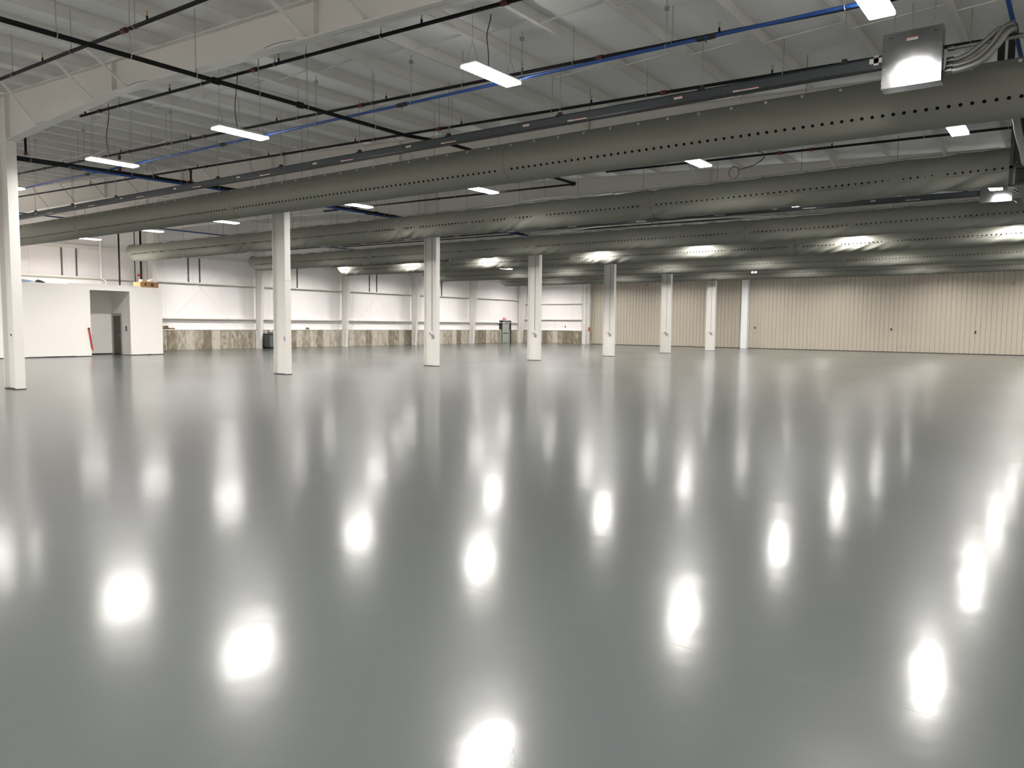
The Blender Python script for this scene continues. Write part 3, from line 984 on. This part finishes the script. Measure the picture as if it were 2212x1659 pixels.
plug_box(-2.635, -1.85, 12.75, 5.385, 6.17, 'shiny galvanised switch box at top right, on the near busway')
MB_ = MB().tube([(-2.52, 12.9, 6.17), (-2.52, 12.9, 6.6)], .008, 6)
t2 = plug_box(-2.84, -1.99, 28.35, 5.765, 6.32, 'galvanised switch box under the second duct at the right edge')
MB().tube([(-1.98, 28.5, 5.81), (-1.86, 28.5, 5.70)], .03, 8).build('cord_grip', M_GALV, t2)
t = bpy.data.objects['bus_plug_box']
MB_.build('hanger_rod', M_ZINC, t)
for x in (-2.28, -1.98):
    MB().tube([(x, 12.9, 6.17), (x, 12.9, 6.6)], .008, 6).build('hanger_rod', M_ZINC, t)
MB().box(-2.84, -2.65, 12.84, 12.855, 5.81, 5.885).box(-2.78, -2.71, 12.84, 12.855, 5.78, 5.92).build('label_tag', M_STICKER, t)


def bez(ps, n=6):
    """Catmull-Rom through points"""
    ps = [Vector(p) for p in ps]
    P = [ps[0]] + ps + [ps[-1]]
    out = []
    for i in range(1, len(P) - 2):
        for k in range(n):
            u = k / n
            a, b, c, d = P[i - 1], P[i], P[i + 1], P[i + 2]
            out.append(.5 * ((2 * b) + (c - a) * u + (2 * a - 5 * b + 4 * c - d) * u * u + (3 * b - a - 3 * c + d) * u ** 3))
    out.append(ps[-1])
    return out


CON = [([(-1.68, 12.0, 5.41), (-1.54, 12.0, 5.41), (-1.39, 12.0, 5.47), (-1.23, 12.0, 5.59), (-1.11, 12.0, 5.69), (-1.03, 12.0, 5.70)], .037, 'upper curved flexible conduit leaving the shiny switch box'),
       ([(-1.68, 11.96, 5.325), (-1.51, 11.96, 5.32), (-1.31, 11.96, 5.38), (-1.15, 11.96, 5.53), (-1.03, 11.96, 5.70), (-.93, 11.98, 5.73)], .037, 'middle curved flexible conduit leaving the shiny switch box'),
       ([(-1.68, 11.9, 5.245), (-1.5, 11.9, 5.24), (-1.27, 11.9, 5.30), (-1.10, 11.9, 5.46), (-.99, 11.9, 5.61), (-.90, 11.92, 5.65)], .039, 'lower curved flexible conduit leaving the shiny switch box'),
       ([(-1.68, 12.02, 5.57), (-1.4, 12.02, 5.57), (-1.18, 12.02, 5.57), (-.8, 12.02, 5.57)], .024, 'straight grey conduit leaving the shiny switch box')]
for pts, r, lab in CON:
    pts = [(a * 1.09, b * 1.09, 1.803 + (c - 1.803) * 1.09) for a, b, c in pts]
    r *= 1.09
    t = thing('flexible_conduit', pts[0], lab, 'conduit', 'conduits at the shiny switch box')
    c = bez(pts, 14)
    rr = [r * (1 + (.05 if k % 2 else -.03)) for k in range(len(c))] if r > .03 else [r] * len(c)
    MB().tube(c, rr, 12).build('conduit', M_FLEX, t)
    MB().tube([pts[0], (pts[0][0] + .09, pts[0][1], pts[0][2])], r + .012, 12).build('connector', M_GALV, t)
    MB().tube([c[-3], c[-1]], r + .012, 12).build('connector', M_FLEX, t)

for x, lab in ((-1.345, 'dark vertical steel channel above the right end of the near duct, left one'), (-1.2, 'dark vertical steel channel above the right end of the near duct, right one')):
    o = tag(MB().bbox(x - .048, x + .048, 15.25, 15.35, 5.95, 6.74, .005).build('steel_channel', M_BLACK, None), lab, 'channel', 'dark channels above the near duct')

# air handling unit at the right edge
t = thing('air_handler', (0.4, 18, 4.42), 'dark air handling unit at the right edge, joined to the second duct', 'machine')
MB().bbox(-1.22, 2.4, 16.86, 22.7, 4.75, 5.9, .02).build('cabinet', M_AHU, t)
MB().bbox(-1.16, 2.4, 16.9, 22.6, 4.43, 4.74, .01).build('base_section', M_AHU, t)
MB().box(-1.25, -1.19, 16.80, 16.9, 4.43, 5.93).box(-1.25, 2.4, 16.80, 16.86, 4.73, 4.78).box(-1.25, 2.4, 16.80, 16.86, 4.41, 4.44).build('frame_post', M_AHUF, t)
for k in range(8):
    MB().box(-1.1 + k * .22, -1.0 + k * .22, 16.87, 16.9, 4.5, 4.7).build('grille_slot', M_BLACK, t)
MB().box(-1.11, -1.095, 16.845, 16.86, 4.8, 5.85).build('panel_edge', M_AHUF, t)
for z in (4.84, 5.3, 5.7):
    MB().tube([(-1.14, 16.87, z), (-1.14, 16.84, z)], .01, 6).build('bolt', M_GALV, t)
MB().tube([(-1.2, 16.9, 4.45), (-1.2, 16.9, 4.36), (-1.08, 16.9, 4.28)], .03, 8).box(-1.26, -1.14, 16.84, 16.98, 4.36, 4.44).build('bracket', M_GALV, t)
for x in (-1.18, 1.8):
    MB().tube([(x, 17.5, 5.9), (x, 17.5, ROOF(x) + .1)], .012, 6).build('hanger_rod', M_DARKROD, t)
t = thing('drain_pipe', (-1.0, 16.55, 4.7), 'grey plastic pipe with an elbow in front of the dark unit', 'pipe')
MB().tube(bez([(-1.18, 16.6, 5.62), (-1.12, 16.55, 5.3), (-1.04, 16.55, 5.0), (-1.0, 16.55, 4.86)], 6), .062, 12).build('pipe', M_PVC, t)
MB().tube([(-1.02, 16.55, 4.98), (-1.0, 16.55, 4.88)], .074, 12).build('collar', M_PVC, t)
MB().tube(bez([(-1.0, 16.55, 4.9), (-.99, 16.55, 4.8), (-.95, 16.56, 4.74), (-.85, 16.6, 4.73), (-.6, 16.86, 4.73)], 5), .07, 12).build('elbow', M_PVC, t)

# cords by the second duct
t = thing('coiled_cord', (-7.2, 20.3, 5.9), 'black cord with a red coil hanging above the second duct', 'cord')
c0 = Vector((-7.72, 19.9, 6.05))
MB().tube(bez([(-7.55, 20.6, 6.75), (-7.3, 20.5, 6.5), (-7.0, 20.3, 6.36), (-6.95, 20.2, 6.2), (-7.2, 20.2, 6.05), (-7.6, 20.2, 5.98)], 8), .012, 6).build('cord', M_CORD, t)
MB().tube([(-7.75 + .14 * math.cos(a), 20.25, 5.93 + .15 * math.sin(a)) for a in [2 * pi * k / 20 for k in range(30)]], .01, 6).build('coil', M_RED, t)

# ------------------------------------------------------------------ small things on and by the walls
t = thing('cardboard_box', (-40.3, 21.3, OZ), 'brown cardboard box on top of the white office, at its corner', 'box')
MB().bbox(-40.95, -40.2, 20.82, 21.82, OZ, OZ + .30, .008).build('carton', M_CARTON, t)
MB().box(-40.2, -40.196, 21.06, 21.14, OZ + .1, OZ + .24).box(-40.2, -40.196, 21.4, 21.54, OZ + .12, OZ + .22).prism([(21.4, OZ + .12), (21.54, OZ + .12), (21.47, OZ + .05)], -40.2, -40.196, 'x').build('print', M_INK, t)
MB().box(-40.95, -40.2, 21.31, 21.33, OZ + .3, OZ + .302).build('tape', M_CARTDK, t)
t = tag(MB().bbox(-40.75, -40.4, 21.02, 21.32, OZ + .302, OZ + .44, .01).build('small_box', mat('light_cardboard', (0.62, 0.47, 0.31), .7)), 'small light brown carton on top of the larger cardboard box', 'box')
t = tag(MB().bbox(-40.7, -40.4, 21.42, 21.74, OZ + .302, OZ + .43, .03).tube([(-40.55, 21.47, OZ + .4), (-40.5, 21.7, OZ + .47)], .04, 8).build('white_bag', M_PLASTIC), 'white crumpled bag on top of the cardboard box', 'bag')
tb = MB()
rs = random.Random(5)
nv = []
for a in range(9):
    for b in range(5):
        nv.append((-41.0 + b * .2, 14.6 + a * .15, OZ + .02 + .15 * math.sin(pi * b / 4) ** .5 * (1 - .5 * (a / 8) ** 2) + rs.uniform(-.015, .015)))
tb.add(nv, [(a * 5 + b, a * 5 + b + 1, (a + 1) * 5 + b + 1, (a + 1) * 5 + b) for a in range(8) for b in range(4)], True)
tag(tb.build('folded_tarp', M_TARP), 'folded blue tarp lying on top of the white office', 'tarp')
tag(MB().tube([(-40.5, 15.86, OZ + .06), (-40.5, 15.98, OZ + .1), (-40.5, 16.15, OZ + .07), (-40.5, 16.3, OZ + .03)], [.03, .07, .06, .02], 10).build('dark_bag', M_CORD), 'small dark bag beside the blue tarp on the office roof', 'bag')

for k, (y, dy, z, h, lab) in enumerate(((24.98, .4, 1.3, .10, 'lower dark brown box on the concrete ledge beside the office'), (24.99, .37, 1.4, .12, 'upper dark brown box stacked on the ledge beside the office'), (25.42, .36, 1.3, .09, 'flat brown box at the end of the stack on the ledge'))):
    b = MB().bbox(XW + .02, XW + .23, y, y + dy, z, z + h, .006)
    tag(b.build('carton', M_CARTDK if k < 2 else mat('mid_brown_cardboard', (0.22, 0.13, 0.08), .75)), lab, 'box')
tag(MB().tube([(XW + .14, 35.9, 1.31), (XW + .14, 36.02, 1.37), (XW + .14, 36.14, 1.37), (XW + .14, 36.25, 1.32)], [.02, .07, .08, .03], 9).build('brown_glove', M_CARTDK), 'crumpled dark brown work glove on the ledge right of the second column', 'glove')

t = thing('transformer_cabinet', (-45.0, 32.5, 0), 'slate grey electrical cabinet on black feet against the concrete base', 'cabinet')
MB().bbox(-45.45, -44.6, 32.0, 33.3, .1, .98, .015).build('case', M_CAB, t)
MB().box(-45.4, -44.62, 31.985, 32.0, .15, .93).build('side_panel', M_CABDK, t)
MB().bbox(-45.5, -44.55, 31.95, 33.35, .98, 1.03, .01).build('lid', M_CABDK, t)
MB().box(-44.6, -44.592, 32.5, 32.72, .5, .8).build('label_plate', M_STICKER, t)
for y in (32.1, 32.9):
    MB().box(-45.4, -44.65, y, y + .25, 0, .1).build('foot', M_BLACK, t)
tag(MB().tube([(-45.70, 32.75, 1.14), (-45.42, 32.75, 1.17), (-45.38, 32.75, 1.17)], [.05, .07, .02], 10).build('vent_cap', M_PLASTIC), 'small white round vent on the concrete above the electrical cabinet', 'vent')
t = thing('panel_board', (XW, 34, 1.3), 'tall dark grey panel box on the left wall behind the second column', 'electrical box')
MB().bbox(XW + .0, XW + .26, 33.6, 33.95, 1.31, 1.98, .01).build('case', M_JAMB, t)
MB().box(XW + .26, XW + .268, 33.63, 33.92, 1.34, 1.95).build('cover', M_JAMB, t)

t = thing('red_bar', (-39.9, 18.08, .4), 'red bar with a dark tip on the left edge of the office doorway', 'bar')
MB().bar((-39.96, 18.16, .40), (-39.95, 18.03, 1.36), .045, .06, (0, 1, 0)).build('bar', M_REDB, t)
MB().bar((-39.95, 18.03, 1.36), (-39.95, 18.01, 1.44), .055, .075, (0, 1, 0)).build('tip', M_RED, t)
MB().bar((-39.96, 18.17, .40), (-39.965, 18.2, .28), .03, .04, (0, 1, 0)).build('end', M_REDB, t)
t = tag(MB().bbox(-40.62, -40.5, 20.17, 20.2, 1.27, 1.52, .006).build('card_reader', M_BLACK), 'black card reader on the alcove wall right of the brown door', 'reader')
MB().box(-40.58, -40.54, 20.166, 20.17, 1.36, 1.45).build('keypad', M_STICKER, t, (0, 0, 0))
tag(MB().tube([(-39.97, 20.95, .02), (-39.9, 21.1, .03), (-39.95, 21.2, .02)], .02, 6).build('wood_scrap', M_CORD), 'small dark scrap on the floor at the foot of the office wall', 'debris')

# exit sign
t = thing('exit_sign', (XW + .3, 59.8, 2.25), 'red exit sign above the grey green door in the left wall', 'sign')
MB().bbox(XW + .24, XW + .29, 59.55, 60.05, 2.24, 2.46, .01).build('sign_case', M_EXIT, t)
fc = bpy.data.curves.new('exit_letters', 'FONT')
fc.body = 'EXIT'
fc.size = .19
fc.align_x, fc.align_y = 'CENTER', 'CENTER'
fc.extrude = .004
fc.materials.append(M_EXITW)
tmp = bpy.data.objects.new('tmp', fc)
COL.objects.link(tmp)
bpy.context.view_layer.update()
ftm = bpy.data.meshes.new_from_object(tmp.evaluated_get(bpy.context.evaluated_depsgraph_get()))
bpy.data.objects.remove(tmp)
fo = link('exit_letters', ftm, t, (XW + .296, 59.8, 2.35))
fo.rotation_euler = (pi / 2, 0, pi / 2)

# sprinkler risers above the office
t = thing('sprinkler_riser', (-43.2, 22.5, OZ), 'thick black riser pipe with a red valve behind the cardboard box', 'pipe')
MB().tube([(-43.4, 22.55, OZ - .05), (-43.4, 22.55, 7.0)], .055, 10).build('pipe', M_BLACKPIPE, t)
MB().tube([(-43.4, 22.4, 4.35), (-43.4, 22.4, 4.5)], [.12, .02], 10).build('valve', M_REDB, t)
tag(MB().tube([(-43.4, 22.2, OZ - .05), (-43.4, 22.2, 7.0)], .026, 8).build('thin_riser', M_BLACKPIPE), 'thin dark vertical pipe left of the thick riser', 'pipe')
tag(MB().tube([(-43.2, 21.22, OZ - .05), (-43.2, 21.22, 7.8)], .045, 10).build('vertical_pipe', M_BLACKPIPE), 'black vertical pipe rising from the office roof', 'pipe')
t = tag(MB().tube([(XW + .3, 21.6, OZ), (XW + .3, 21.6, 4.1), (XW + .3, 21.35, 4.25), (XW + .3, 21.35, 8.0)], .05, 10).build('downpipe', M_WALL), 'white painted downpipe on the wall above the office', 'pipe')

# on the tan wall
EM = (-16.85, 48.0, 5.24)
EMX, EMY, EMZ = EM
t = thing('emergency_light', EM, 'white twin head emergency light hanging in front of the last duct, above the pale column', 'light')
MB().bbox(EMX - .14, EMX + .15, EMY, EMY + .08, EMZ - .06, EMZ + .05, .01).build('case', M_PLASTIC, t)
MB().tube([(EMX, EMY + .04, EMZ + .05), (EMX, EMY + .04, ROOF(EMX) + .3)], .012, 6).build('hanger_rod', M_ZINC, t)
for x in (EMX - .1, EMX + .12):
    MB().tube([(x, EMY, EMZ), (x, EMY - .06, EMZ - .01)], .065, 10).build('lamp_head', M_EMLED, t)
for x, z, lab in ((-21.95, 1.73, 'small black outlet on the tan wall next to the pale column'), (-11.6, 1.72, 'small black outlet in the middle of the tan wall'), (-6.15, 1.58, 'small black outlet on the tan wall near the right edge')):
    o = tag(MB().bbox(x - .05, x + .05, 63.17, 63.222, z - .08, z + .08, .006).build('wall_outlet', M_BLACK), lab, 'outlet', 'black outlets on the tan wall')
for x, z, lab in ((-32.0, 5.5, 'small round horn high on the tan wall behind the fifth column'), (-4.0, 5.0, 'small round horn high on the tan wall at the right edge')):
    tag(MB().tube([(x, 63.22, z), (x, 63.12, z), (x, 63.08, z)], [.07, .1, .05], 12).build('wall_horn', mat('horn_tan', (0.30, 0.27, 0.22), .6)), lab, 'horn')
t = thing('orange_box', (-38.5, 62.6, 1.2), 'orange handheld unit hanging beside the slim white post', 'tool')
MB().bbox(-37.98, -37.78, 62.98, 63.09, 1.28, 1.62, .02).build('body', M_ORANGE, t)
MB().tube([(-37.9, 63.03, 1.62), (-37.95, 63.03, 1.8), (-37.85, 63.03, 1.75)], .015, 6).build('strap', M_CORD, t)
tag(MB().bbox(-40.6, -40.5, 62.92, 62.94, 1.55, 1.72, .005).build('wall_switch', M_BLACK), 'small black switch on the white end wall above the ledge', 'switch')
